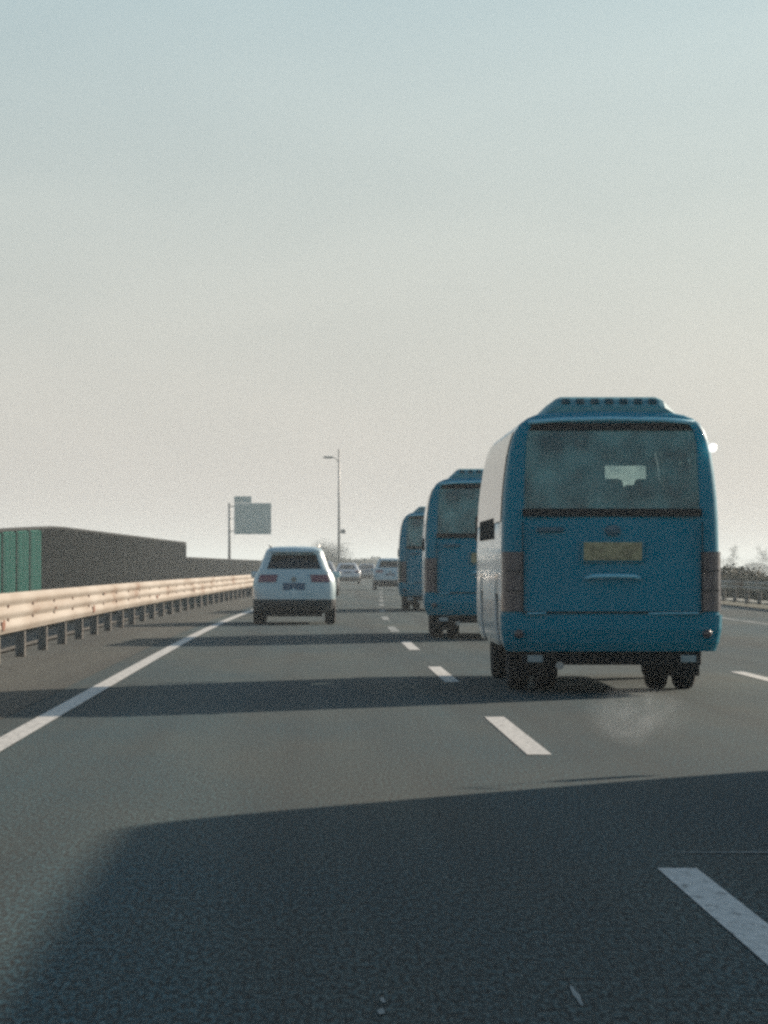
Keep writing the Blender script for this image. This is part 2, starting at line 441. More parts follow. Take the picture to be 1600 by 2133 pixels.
hedge(-8.9, 328.5, 420, 1.75, 1.3, 'long clipped dark hedge continuing past the end of the noise barrier', 14000, size=.11)
hedge(-8.7, 420.5, 760, 1.9, 2.0, 'distant hazy continuation of the left hedge towards the lamp post', 20000, size=.16, vary=.3)
hedge(-5.6, 30, 190, .30, .9, 'low straggling median shrubs growing beneath the left guard rail', 16000, name='low_hedge', size=.05, mt='leaf_dry', vary=.8)
hedge(15.6, 60, 420, .95, 1.6, 'low scruffy roadside hedge behind the right guard rail', 60000, size=.07, mt='leaf_dry', vary=.35)

def tree(X, d, h, cr, label, z0=0.0, bare=False, seed=1, group=None, n=1500, width=1.0):
    rng = random.Random(seed); root = empty('tree', pos(X, d, z0)); tag(root, label, 'tree', group)
    t = MB(); lean = rng.uniform(-.05, .05)
    top = Vector((lean * h, 0, h * .8)); t.tube([(0, 0, -.3), (lean * h * .4, 0, h * .35), top, (lean * h, .0, h * .97)], [h * .022, h * .017, h * .008, h * .003], 7)
    tips = []
    for k in range(16 if bare else 11):
        u = .28 + .65 * rng.random(); b0 = Vector((lean * h * u, 0, h * u)); q = rng.random() * 6.283
        L_ = cr * (1.1 - .6 * u) * (.6 + .6 * rng.random()); up = (.9 if bare else .5) * L_
        b1 = b0 + Vector((math.cos(q) * L_, math.sin(q) * L_, up)); md = (b0 + b1) / 2 + Vector((0, 0, -.08 * L_))
        t.tube([b0, md, b1], [h * .007, h * .005, h * .002], 5); tips += [b1, md]
        for j in range(3):
            b2 = md.lerp(b1, rng.random()) + Vector((rng.gauss(0, .3), rng.gauss(0, .3), rng.random() * .6)) * L_ * .6
            t.tube([md.lerp(b1, .4), b2], [h * .003, h * .0012], 4); tips.append(b2)
    t.build('trunk', M['bark'], root)
    def smp(r):
        c = tips[r.randrange(len(tips))]; s = cr * (.16 if bare else .26)
        return c + Vector((r.gauss(0, s) * width, r.gauss(0, s), r.gauss(0, s * .8)))
    v, f = leaves(rng, n, smp, .10 * h / 6)
    mesh_obj('crown', v, f, M['leaf_dry' if bare else 'leaf'], root)
    return root

tree(wx(687, 600) - off(600), 600, 4.1, 3.0, 'bushy green tree in the median left of the lamp post', seed=3, n=9000)
tree(wx(668, 660) - off(660), 660, 3.6, 2.6, 'small round tree behind the white car by the median', seed=9, n=6000)
for i, (px, d, top, w_, lb) in enumerate(((1527, 1250, 1138, 2.4, 'faint thin bare tree in the haze just right of the big blue bus'),
                                 (1592, 1150, 1142, 2.6, 'faint bare tree in the haze at the far right of the road'),
                                 (1560, 1400, 1172, 4.0, 'very faint low tree far off between two bare trees'),
                                 (1508, 1300, 1168, 3.5, 'very faint tree far off beside the right edge of the big bus'))):
    h = (1180 - top) / F_PX * d + CAM_H + 2.6
    X = (px - 650) / F_PX * d - off(d)
    tree(X, d, h, w_, lb, z0=-2.6, bare=True, seed=20 + i, n=1100)

# a far belt of trees that reads as one mass
rng = random.Random(5)
def smp_belt(r):
    x = r.uniform(-260, 420); d = 1050 + .0004 * x * x + r.gauss(0, 8)
    hh = 4.6 + 1.6 * math.sin(x * .05) + 1.2 * math.sin(x * .13 + 1) + .8 * math.sin(x * .41)
    return Vector((x, d, -2.6 + max(1.0, hh) * r.random() ** .6))
v, f = leaves(rng, 26000, smp_belt, .9)
tag(mesh_obj('distant_trees', v, f, M['leaf']), 'faint belt of trees along the hazy horizon', 'trees', kind='stuff')

# ------------------------------------------------------------------ sign and lamp post
M['steel'] = mat('grey_steel', (.28, .29, .28), .55, .5)
M['sign'] = mat('sign_face', (.20, .36, .36), .5, 0, .4, noise=(.6, (.26, .42, .42), .4, .65))
M['sign_edge'] = mat('sign_border', (.55, .58, .56), .5)
def wx(px, d): return (px - 650) / F_PX * d
def wz(py, d): return CAM_H + (1180 - py) / F_PX * d
D = 395.0
sg = empty('road_sign', (wx(478, D), D, -.3)); tag(sg, 'notched grey-green road sign board held on arms beside a single pole', 'road sign')
q0 = sg.location
b = MB(); b.tube([(0, 0, 0), (0, 0, wz(1050, D) + .3)], [.17, .13], 12); b.build('pole', M['steel'], sg, smooth=True)
b = MB(); b.box((0, 0, wz(1050, D) + .34), (.34, .34, .08), bev=.02); b.build('pole_cap', M['steel'], sg)
x0, x1, xt = wx(488, D) - q0.x, wx(565, D) - q0.x, wx(524, D) - q0.x
zb, zm, zt = wz(1113, D) + .3, wz(1048, D) + .3, wz(1034, D) + .3
for z_ in (zm - .35, zb + .35):
    b = MB(); b.box(((x1) / 2, .12, z_), (x1 + .1, .1, .12)); b.build('arm', M['steel'], sg)
for z_ in ((zm + zb) / 2,):
    b = MB(); b.box(((x0) / 2 + .2, .12, z_), (x0 + .5, .09, .09)); b.build('arm', M['steel'], sg)
b = MB(); b.box(((x0 + x1) / 2, 0, (zb + zm) / 2), (x1 - x0, .06, zm - zb), bev=.02); b.build('sign_board', M['sign'], sg)
b = MB(); b.box(((x0 + xt) / 2, 0, (zt + zm) / 2 + .02), (xt - x0, .06, zt - zm - .02), bev=.02); b.build('exit_tab', M['sign'], sg)
b = MB()
for (cx, cz, sx, sz) in (((x0 + x1) / 2, zb + .09, x1 - x0 - .14, .05), ((x0 + x1) / 2, zm - .09, x1 - x0 - .14, .05), (x0 + .09, (zb + zm) / 2, .05, zm - zb - .24), (x1 - .09, (zb + zm) / 2, .05, zm - zb - .24)):
    b.box((cx, -.034, cz), (sx, .01, sz))
b.build('border', M['sign_edge'], sg)

D = 372.0
M['lamp_grey'] = mat('lamp_pole_grey', (.22, .23, .23), .5, .4)
lp = empty('lamp_post', (wx(706, D), D, -.2)); tag(lp, 'tall slim lamp post with a short arm beyond the white car', 'lamp post')
H = wz(935, D) + .2
b = MB(); b.tube([(0, 0, 0), (0, 0, H * .5), (0, 0, H)], [.15, .12, .085], 10); b.build('pole', M['lamp_grey'], lp, smooth=True)
b = MB(); b.box((0, 0, .15), (.5, .5, .3), bev=.03); b.build('base', M['lamp_grey'], lp)
za = wz(953, D) + .2; xa = wx(684, D) - wx(706, D)
b = MB(); b.tube([(0, 0, za - .5), (xa * .35, 0, za - .05), (xa * .75, 0, za + .05)], [.05, .045, .04], 8); b.build('arm', M['lamp_grey'], lp, smooth=True)
b = MB(); b.box((xa, 0, za + .03), (1.0, .36, .2), bev=.07); hd_ = b.build('lamp_head', M['lamp_grey'], lp)
b = MB(); b.box((xa, 0, za - .085), (.7, .26, .03)); b.build('diffuser', mat('lamp_glass', (.5, .5, .48), .3), hd_)
zc_ = wz(1107, D) + .2
b = MB(); b.box((.42, 0, zc_), (.5, .3, .42), bev=.05); b.tube([(0, 0, zc_ - .1), (.3, 0, zc_ - .1)], .04, 6); b.build('camera_box', M['lamp_grey'], lp)

# ------------------------------------------------------------------ vehicles
class Shell:
    """a lofted vehicle skin: one rounded outline per height"""
    def __init__(s, levels, F, stations, nc=5):
        s.L = levels; s.tags = []; s.rows = []
        for li, (z, hw, yr, yf, rr, rf, br, bf) in enumerate(levels):
            row = []; tg = []
            hr = hw - rr; hf = hw - rf
            for k, f in enumerate(F):
                row.append(Vector((f * hr, yr + br * f * f, z))); tg.append(('rear', k))
            tg[-1] = ('rcr', 0)
            for k in range(1, nc):
                a = math.pi / 2 * k / nc; row.append(Vector((hr + rr * math.sin(a), yr + br + rr * (1 - math.cos(a)), z))); tg.append(('rcr', k))
            y0, y1 = yr + br + rr, yf - bf - rf
            ys = [y0] + [min(max(q, y0 + .01 * (i + 1)), y1 - .01 * (len(stations) - i)) for i, q in enumerate(stations)] + [y1]
            for k, y in enumerate(ys): row.append(Vector((hw, y, z))); tg.append(('right', k))
            tg[-1] = ('fcr', 0)
            for k in range(1, nc):
                a = math.pi / 2 * k / nc; row.append(Vector((hf + rf * math.cos(a), yf - bf - rf * (1 - math.sin(a)), z))); tg.append(('fcr', k))
            for k, f in enumerate(reversed(F)):
                row.append(Vector((f * hf, yf - bf * f * f, z))); tg.append(('front', k))
            tg[-1] = ('fcl', 0)
            for k in range(1, nc):
                a = math.pi / 2 * k / nc; row.append(Vector((-hf - rf * math.sin(a), yf - bf - rf * (1 - math.cos(a)), z))); tg.append(('fcl', k))
            for k, y in enumerate(reversed(ys)):
                row.append(Vector((-hw, y, z))); tg.append(('left', len(ys) - 2 - k))
            tg[-1] = ('rcl', nc - 1)
            for k in range(1, nc):
                a = math.pi / 2 * k / nc; row.append(Vector((-hr - rr * math.cos(a), yr + br + rr * (1 - math.sin(a)), z))); tg.append(('rcl', nc - 1 - k))
            s.rows.append(row); s.tags = tg
        s.n = len(s.tags)
    def nrm(s, i, j):
        i0, i1 = max(i - 1, 0), min(i + 1, len(s.rows) - 1)
        a = s.rows[i][(j + 1) % s.n] - s.rows[i][(j - 1) % s.n]; b = s.rows[i1][j] - s.rows[i0][j]
        c = a.cross(b); return c.normalized() if c.length > 1e-9 else Vector((0, 0, 1))
    def body(s, name, mats, parent, hole, pick, thick=.03, top=True, bottom=False):
        v = [p for r in s.rows for p in r]; f = []; mi = []
        for i in range(len(s.rows) - 1):
            for j in range(s.n):
                if hole(i, s.tags[j]): continue
                j2 = (j + 1) % s.n; f.append((i * s.n + j, i * s.n + j2, (i + 1) * s.n + j2, (i + 1) * s.n + j)); mi.append(pick(i, s.tags[j]))
        if top:
            f.append(tuple((len(s.rows) - 1) * s.n + j for j in range(s.n))); mi.append(pick(len(s.rows) - 1, ('top', 0)))
        me = bpy.data.meshes.new(name); me.from_pydata([tuple(q) for q in v], [], f)
        for m in mats: me.materials.append(m)
        for p, k in zip(me.polygons, mi): p.material_index = k; p.use_smooth = True
        bm = bmesh.new(); bm.from_mesh(me); bmesh.ops.delete(bm, geom=[q for q in bm.verts if not q.link_faces], context='VERTS')
        bm.to_mesh(me); bm.free()
        o = bpy.data.objects.new(name, me); COL.objects.link(o); o.parent = parent
        sm = o.modifiers.new('thickness', 'SOLIDIFY'); sm.thickness = thick; sm.offset = -1
        return o
    def patch(s, name, m, parent, i0, i1, sel, offs=.01, th=.012, smooth=True):
        """a plate lying on the skin: rows i0..i1, columns whose tag passes sel"""
        js = [j for j in range(s.n) if sel(s.tags[j])]
        cells = [(i, j) for i in range(i0, i1) for j in js]
        idx = {}; v = []; f = []
        def vid(i, j, side):
            j %= s.n; k = (i, j, side)
            if k not in idx:
                n = s.nrm(i, j); idx[k] = len(v); v.append(s.rows[i][j] + n * (offs if side else offs - th))
            return idx[k]
        cs = set(cells)
        for (i, j) in cells:
            f.append((vid(i, j, 1), vid(i, j + 1, 1), vid(i + 1, j + 1, 1), vid(i + 1, j, 1)))
            f.append((vid(i, j, 0), vid(i + 1, j, 0), vid(i + 1, j + 1, 0), vid(i, j + 1, 0)))
            jn, jp = (j + 1) % s.n, (j - 1) % s.n
            if (i, jn) not in cs: f.append((vid(i, j + 1, 1), vid(i, j + 1, 0), vid(i + 1, j + 1, 0), vid(i + 1, j + 1, 1)))
            if (i, jp) not in cs: f.append((vid(i, j, 1), vid(i + 1, j, 1), vid(i + 1, j, 0), vid(i, j, 0)))
            if (i - 1, j) not in cs: f.append((vid(i, j, 1), vid(i, j, 0), vid(i, j + 1, 0), vid(i, j + 1, 1)))
            if (i + 1, j) not in cs: f.append((vid(i + 1, j, 1), vid(i + 1, j + 1, 1), vid(i + 1, j + 1, 0), vid(i + 1, j, 0)))
        me = bpy.data.meshes.new(name); me.from_pydata([tuple(q) for q in v], [], f); me.materials.append(m)
        for p in me.polygons: p.use_smooth = False
        o = bpy.data.objects.new(name, me); COL.objects.link(o); o.parent = parent
        return o

M['bumper_grey'] = mat('bumper_grey', (.05, .06, .065), .6)
M['tyre'] = mat('tyre_rubber', (.022, .022, .023), .85, 0, .3, noise=(10, (.04, .038, .035), .4, .7))
M['rim'] = mat('wheel_rim', (.45, .46, .46), .35, .8)
M['black'] = mat('black_plastic', (.018, .02, .022), .7, 0, .3)
M['under'] = mat('underbody', (.008, .011, .013), .95, 0, .1, noise=(6, (.022, .024, .024), .4, .7))
M['blue'] = mat('blue_paint', (.0001, .198, .288), .5, 0, .12, noise=(2.2, (.0003, .222, .32), .35, .7), coat=.06)
M['pale'] = mat('pale_paint', (.74, .78, .78), .30, 0, .5, noise=(1.8, (.60, .66, .67), .4, .7), coat=.4)
M['teal'] = mat('roof_unit_teal', (.06, .25, .30), .5, 0, .4, noise=(5, (.08, .30, .34), .4, .7))
M['teal_dark'] = mat('vent_teal', (.015, .07, .09), .8, 0, .2)
M['seat'] = mat('seat_fabric', (.045, .055, .06), .9, noise=(12, (.07, .08, .085), .4, .7))
M['inside'] = mat('interior_trim', (.22, .25, .25), .8)
M['chrome'] = mat('chrome', (.75, .78, .8), .15, 1.0)
M['lens_red'] = mat('tail_lens', (.035, .024, .034), .3, 0, .5, noise=(26, (.10, .085, .105), .5, .7), coat=.3)
M['lens_red2'] = mat('car_tail_lens', (.19, .06, .08), .3, 0, .6, coat=.4)
M['lens_white'] = mat('clear_lens', (.7, .72, .72), .15, 0, .6)
M['plate'] = mat('yellow_plate', (.40, .35, .20), .55, 0, .4, noise=(14, (.24, .21, .12), .5, .62))
M['glass_rear'] = glass('rear_glass', (.78, .87, .86), .06, .36, (.32, .62, .60))  # teal diffuse share painted in so the window looks lit
M['glass_side'] = glass('side_glass', (.28, .32, .33), .03)
M['glass_front'] = glass('front_glass', (.88, .92, .9), .03)
M['glass_dark'] = mat('dark_glass', (.008, .014, .018), .12, 0, .6)

def wheel(parent, x, y, r, w, side, dual=False):
    t = MB(); h = w / 2
    t.lathe_x([(-h * .7, r * .58), (-h, r * .7), (-h, r * .88), (-h * .8, r * .975), (-h * .45, r), (h * .45, r), (h * .8, r * .975), (h, r * .88), (h, r * .7), (h * .7, r * .58)], (0, 0, 0))
    wo_ = t.build('wheel', M['tyre'], parent, smooth=True); wo_.location = (x, y, r)
    q = MB(); s_ = side
    q.lathe_x([(s_ * h * .72, r * .59), (s_ * h * .5, r * .5), (s_ * h * .3, r * .34), (s_ * h * .62, r * .2), (s_ * h * .66, .001)], (0, 0, 0), 20)
    q.lathe_x([(-s_ * h * .72, r * .59), (-s_ * h * .2, r * .45), (-s_ * h * .2, .001)], (0, 0, 0), 20)
    q.build('rim', M['rim'], wo_, smooth=True)
    return wo_

def make_bus(name, label, group, paint, side_paint, scale=(1, 1, 1), length=6.9, seats=True, hgt=1.0):
    root = empty(name); tag(root, label, 'bus', group)
    yF = length
    def lv(z, hw, yr, yfo, rr=.16, rf=.28, br=.05, bf=.12): return (z * hgt, hw, yr, yF + yfo, rr, rf, br, bf)
    LV = [lv(.42, .985, .07, -.10), lv(.50, 1.015, .03, -.04), lv(.62, 1.035, .0, 0), lv(.755, 1.04, .0, 0), lv(.79, 1.04, .005, 0), lv(.95, 1.04, .012, 0),
          lv(1.16, 1.04, .02, -.02), lv(1.36, 1.04, .03, -.05), lv(1.50, 1.038, .04, -.09), lv(1.66, 1.035, .05, -.15), lv(1.71, 1.033, .055, -.18),
          lv(1.9, 1.022, .075, -.27, .15), lv(2.1, 1.003, .10, -.37, .14), lv(2.3, .975, .13, -.48, .12), lv(2.43, .945, .15, -.56, .10), lv(2.53, .91, .17, -.63, .09), lv(2.60, .865, .19, -.72, .09),
          lv(2.65, .80, .22, -.82, .10), lv(2.685, .72, .26, -.95, .12), lv(2.71, .61, .32, -1.1, .16), lv(2.725, .45, .45, -1.3, .2), lv(2.73, .25, .8, -1.8, .2, .2)]
    st = [.62, .70, 1.15, 1.28, 1.98, 2.10, 2.16, 3.0, 3.08, 3.9, 3.98, 4.68, 4.76, 4.85, 5.55, 5.62, 6.2]
    st = [q * length / 6.9 for q in st]
    F = [-1, -.965, -.5, -.30, 0, .30, .5, .965, 1]
    sh = Shell(LV, F, st)
    NR = len(F) - 1
    bays = {'a': (1, 3), 'b': (5, 6), 'c': (8, 8), 'd': (10, 10), 'e': (12, 13), }
    side_bays = [(2, 4), (6, 7), (9, 9), (11, 13), (15, 16)]; wide = {4: 5, 7: 8, 9: 10, 13: 14, 16: 16}     # right/left station cells taken out for windows
    WZ0, WZ1 = 9, 15          # side window rows 1.66..2.51
    def in_bay(k): return any(a <= k <= b for a, b in side_bays)
    arches = [(4, 4), (4, 4)]
    rear_arch = (4, 4); front_arch = (13, 14)
    def hole(i, t):
        n, k = t
        if n == 'rear' and 10 <= i < 16 and 1 <= k <= 6: return True
        if n in ('left', 'right') and WZ0 <= i < WZ1 and in_bay(k): return True
        if n == 'front' and 8 <= i < 15: return True
        if n in ('fcr', 'fcl') and 8 <= i < 15 and (k < 3 if n == 'fcl' else k > 1): return True
        if n in ('left', 'right') and i < 5 and (k in (4,) or k in (14,)): return True
        return False
    def pick(i, t):
        n, k = t
        if n in ('rear', 'rcr', 'rcl'): return 0
        if n in ('left', 'right'):
            if k <= 0: return 0
            return 1
        if n == 'top' or i >= 17: return 1
        return 1
    body = sh.body('body', [paint, side_paint], root, hole, pick)
    # rear glass and its dark surround
    sh.patch('rear_window', M['glass_rear'], root, 10, 16, lambda t: t[0] == 'rear' and 1 <= t[1] <= 6, -.008, .006)
    rw = MB(); zt0, zb0 = LV[16][0], LV[10][0]
    sh.patch('window_seal', M['black'], root, 15, 16, lambda t: t[0] == 'rear' and 1 <= t[1] <= 6, .002, .006)
    for k in (1, 6):
        pass
    # rear door panel, bumper
    sh.patch('rear_door', paint, root, 4, 9, lambda t: t[0] == 'rear' and 1 <= t[1] <= 6, .012, .02)
    sh.patch('bumper', paint, root, 0, 3, lambda t: t[0] in ('rear', 'rcr', 'rcl'), .028, .04)
    # tail lights wrap the corners
    for sd, names in ((-1, ('rcl',)), (1, ('rcr',))):
        tl = sh.patch('tail_light', M['lens_red'], root, 4, 7, lambda t: (t[0] in names) or (t[0] == 'rear' and t[1] == (0 if sd < 0 else NR - 1)), .018, .03)
        for zz in (.99, 1.18):
            b = MB(); b.box((sd * .955, .0 + .012, zz * hgt), (.13, .03, .012)); b.build('divider', M['black'], tl)
        b = MB(); b.lathe_x([(0, .045), (.012, .04), (.016, .001)], (0, 0, 0), 14)
        rf_ = b.build('reflector', mat('reflector_%d' % sd, (.10, .015, .012), .4) if False else M['lens_red'], root); rf_.rotation_euler = (0, 0, R(-90)); rf_.location = (sd * .90, -.03, .575 * hgt)
    b = MB()
    for sx_ in (-.862, .862): b.box((sx_, .022, 1.22 * hgt), (.007, .05, .86 * hgt))
    b.box((0, -.006, .782 * hgt), (1.74, .02, .012)); b.build('door_seam', M['black'], root)
    b = MB(); b.box((-.60, .018, 1.575 * hgt), (.26, .012, .045), bev=.005); b.build('badge', M['chrome_dull'], root)
    # plate, handle, emblem, strips painted as crease highlights
    b = MB(); b.box((0, -.012, 1.365 * hgt), (.56, .02, .175), bev=.006); pl = b.build('license_plate', M['plate'], root)
    b = MB(); b.box((0, -.004, 1.365 * hgt), (.60, .02, .21), bev=.006); b.build('plate_frame', M['blue'] if paint is M['blue'] else paint, pl)
    b = MB(); b.tube([(-.26, -.02, 1.105 * hgt), (-.2, -.06, 1.125 * hgt), (0, -.07, 1.13 * hgt), (.2, -.06, 1.125 * hgt), (.26, -.02, 1.105 * hgt)], .021, 8); b.build('door_handle', M['handle'], root, smooth=True)
    b = MB(); b.lathe_x([(0, .055), (.02, .05), (.024, .001)], (0, 0, 0), 18); em = b.build('emblem', M['chrome_dull'], root); em.rotation_euler = (0, 0, R(-90)); em.scale = (1, 1.35, 1); em.location = (0, .02, 1.565 * hgt)
    for (xa_, xb_) in ((-.82, -.64), (.34, .82)):
        b = MB(); b.tube([(xa_, -.015, .77 * hgt), (xb_, -.018, .775 * hgt)], .010, 6); b.build('crease_highlight', M['handle'], root)
    b = MB(); b.box((0, .050, 1.738 * hgt), (1.72, .02, .075)); b.box((0, .045, 1.70), (.01, .01, .01)) if False else None; b.build('window_base_strip', M['black'], root)
    b = MB(); b.tube([(-.80, .205, 2.605 * hgt), (-.5, .185, 2.63 * hgt), (0, .17, 2.64 * hgt), (.5, .185, 2.63 * hgt), (.80, .205, 2.605 * hgt)], .022, 8); b.build('rear_spoiler_lip', M['handle'], root, smooth=True)
    # marker lamp, its bright glint put in as emission
    b = MB(); b.lathe_x([(-.03, .001), (-.025, .03), (0, .046), (.02, .044), (.042, .03), (.05, .001)], (.965, .14, 2.36 * hgt), 14); b.build('marker_lamp', M['marker'], root, smooth=True)
    # roof unit
    b = MB(); zr = 2.695 * hgt
    def ring(y, hw0, hw1, z0, z1): return [Vector((-hw0, y, z0)), Vector((-hw0 * .84, y, z0 + .07)), Vector((-hw1, y, z1 - .02)), Vector((-hw1 + .05, y, z1)), Vector((hw1 - .05, y, z1)), Vector((hw1, y, z1 - .02)), Vector((hw0 * .84, y, z0 + .07)), Vector((hw0, y, z0))]
    rings = [ring(.40, .70, .54, zr-.04, zr + .08), ring(.50, .77, .53, zr-.06, zr + .15), ring(.62, .79, .51, zr-.06, zr + .175), ring(2.2, .79, .51, zr-.06, zr + .175), ring(2.45, .70, .48, zr-.04, zr + .08)]
    v = [p for r_ in rings for p in r_]; f = []
    for i in range(4):
        for k in range(8): f.append((i * 8 + k, i * 8 + (k + 1) % 8, (i + 1) * 8 + (k + 1) % 8, (i + 1) * 8 + k))
    f.append(tuple(range(8))); f.append(tuple(range(32, 40)))
    ac = mesh_obj('roof_unit', v, f, M['teal'], root)
    for k in range(7):
        b = MB(); b.box((-.42 + k * .14, .445, zr + .125), (.075, .02, .07), rot=Matrix.Rotation(R(-55), 3, 'X')); b.build('vent', M['teal_dark'], ac)
    # side glass, windscreen
    for side in ('left', 'right'):
        for (a, b_) in side_bays:
            sh.patch('side_window', M['glass_side'], root, WZ0, WZ1, lambda t: t[0] == side and a <= t[1] <= wide[b_], .010, .006)
        for wy in (4, 14):
            b = MB(); y0, y1 = st[wy - 1] - .02, st[wy] + .02
            b.box(((-1 if side == 'left' else 1) * .80, (y0 + y1) / 2, .55 * hgt), (.36, y1 - y0, .03)) if False else None
    sh.patch('side_grille', M['under'], root, 8, 10, lambda t: t[0] == 'left' and 7 <= t[1] <= 14, .012, .006)
    sh.patch('windscreen', M['glass_front'], root, 8, 15, lambda t: t[0] == 'front' or (t[0] == 'fcl' and t[1] < 3) or (t[0] == 'fcr' and t[1] > 1), -.008, .006)
    for sd in (-1, 1):
        b = MB(); b.box((sd * .74, yF - .02, .72), (.3, .08, .18), bev=.03); b.build('headlight', M['lens_white'], root)
        b = MB(); b.tube([(sd * .93, yF - .25, 1.9 * hgt), (sd * .97, yF + .05, 1.95 * hgt), (sd * .97, yF + .05, 1.8 * hgt)], .015, 6); b.box((sd * .96, yF + .05, 1.65 * hgt), (.16, .07, .30), bev=.03); b.build('wing_mirror', M['black'], root)
    # underbody, floor, bulkhead
    b = MB(); b.box((0, length / 2, .47), (1.86, length - .5, .10)); b.build('floor', M['under'], root)
    b = MB(); b.box((0, .30, .42), (1.30, .40, .22)); b.box((-.35, length / 2, .40), (.09, length - 1.2, .12)); b.box((.35, length / 2, .40), (.09, length - 1.2, .12)); b.box((0, 1.62, .40), (1.5, .12, .12)); b.box((.1, 1.62, .37), (.3, .3, .26), bev=.06)
    b.build('chassis', M['under'], root)
    b = MB(); b.box((0, .16, .36), (1.72, .05, .17), bev=.01); b.build('rear_apron', M['black'], root)
    for sd in (-1, 1):
        b = MB(); b.box((sd * .70, 1.12, .30), (.48, .015, .32)); b.build('mud_flap', M['black'], root)
        b = MB(); b.box((sd * .735, .125, .335), (.15, .02, .07), bev=.006); b.build('fog_lamp', M['fog'], root)
        for wx_ in (.83, .555): wheel(root, sd * wx_, st[3] + .36, .36, .205, sd)
        wheel(root, sd * .83, st[13] + .36, .36, .205, sd)
        b = MB()
        for yc in (st[3] + .36, st[13] + .36):
            b.box((sd * .73, yc, .96 * hgt if False else .84), (.52, .9, .03)); b.box((sd * .46, yc, .6), (.03, .9, .48))
        b.build('wheel_well', M['under'], root)
    b = MB(); b.tube([(-.5, .9, .30), (-.5, .12, .27)], .04, 10); b.build('exhaust_pipe', M['rim'], root)
    # inside
    b = MB(); b.box((0, length / 2, 2.45 * hgt), (1.5, length - 1.6, .03)); b.box((0, .18, 1.40 * hgt), (1.7, .06, .6)); b.build('headliner', M['inside'], root)
    if seats:
        k = 0; proto = None
        rows_y = [.55, 1.45, 2.3, 3.15, 4.0]
        for r_i, y in enumerate(rows_y):
            xs = (-.76, -.36, .0, .38, .76) if r_i == 0 else (-.74, -.32, .34, .76)
            for x in xs:
                if proto is None:
                    s_ = MB(); s_.box((0, .22, .98), (.40, .44, .14), bev=.05); s_.box((0, .0, 1.36), (.40, .12, .70), rot=Matrix.Rotation(R(9), 3, 'X'), bev=.05); s_.box((0, -.07, 1.80), (.27, .10, .22), bev=.045); s_.box((0, .22, .75), (.3, .3, .35))
                    proto = s_.build('seat', M['seat'], root, smooth=False); o = proto
                else:
                    o = proto.copy(); COL.objects.link(o); o.parent = root
                o.location = (x, y, .12 + (0.04 if r_i == 0 else 0))
        for x in (-.45, .5):
            o = proto.copy(); COL.objects.link(o); o.parent = root; o.location = (x, 5.0, .02)
        b = MB(); b.box((0, length - .75, 1.12), (1.7, .4, .3), bev=.06); b.build('dashboard', M['black'], root)
        b = MB(); b.box((-.28, length - 1.5, 2.1), (1.22, .04, .74), bev=.015); b.build('light_blocker', M['inside'], root)  # added board that blocks daylight left of the bright patch
        b = MB(); b.box((.25, length - 1.0, 2.405), (1.3, .04, .12)); b.box((.86, length - 1.2, 2.2), (.10, .04, .4)); b.build('visor_blocker', M['inside'], root)  # visor boards added to block daylight around the bright patch
    return root

M['handle'] = mat('lit_blue_trim', (.22, .58, .72), .35, 0, .5)  # blue raised so handle, lip and crease strips look lit
M['chrome_dull'] = mat('dull_badge', (.05, .12, .17), .4, .6)
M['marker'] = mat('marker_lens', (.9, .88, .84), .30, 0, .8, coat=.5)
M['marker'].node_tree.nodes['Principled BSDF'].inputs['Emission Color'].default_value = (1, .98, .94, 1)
M['marker'].node_tree.nodes['Principled BSDF'].inputs['Emission Strength'].default_value = 1.0  # white glow put into the lens itself
M['fog'] = mat('grey_reflector', (.30, .36, .37), .5)

def copy_tree(o, parent=None):
    c = o.copy(); COL.objects.link(c); c.parent = parent
    for ch in list(o.children): copy_tree(ch, c)
    return c

BUSX = 2.87
GB = 'blue minibuses driving in a row'
bus = make_bus('minibus', 'nearest and largest blue minibus, its yellow plate in full view', GB, M['blue'], M['pale'])
bus.location = pos(BUSX, 35.3); bus.rotation_euler = (0, 0, R(-.25))
b2 = copy_tree(bus); b2['label'] = 'second blue minibus, half hidden by the nearest one'
b2.location = pos(BUSX + .02, 61.8); b2.rotation_euler = (0, 0, R(-1.2))
b3 = copy_tree(bus); b3['label'] = 'third blue minibus, the most distant and palest of the row'
b3.location = pos(BUSX + .10, 101.0); b3.rotation_euler = (0, 0, head(105))

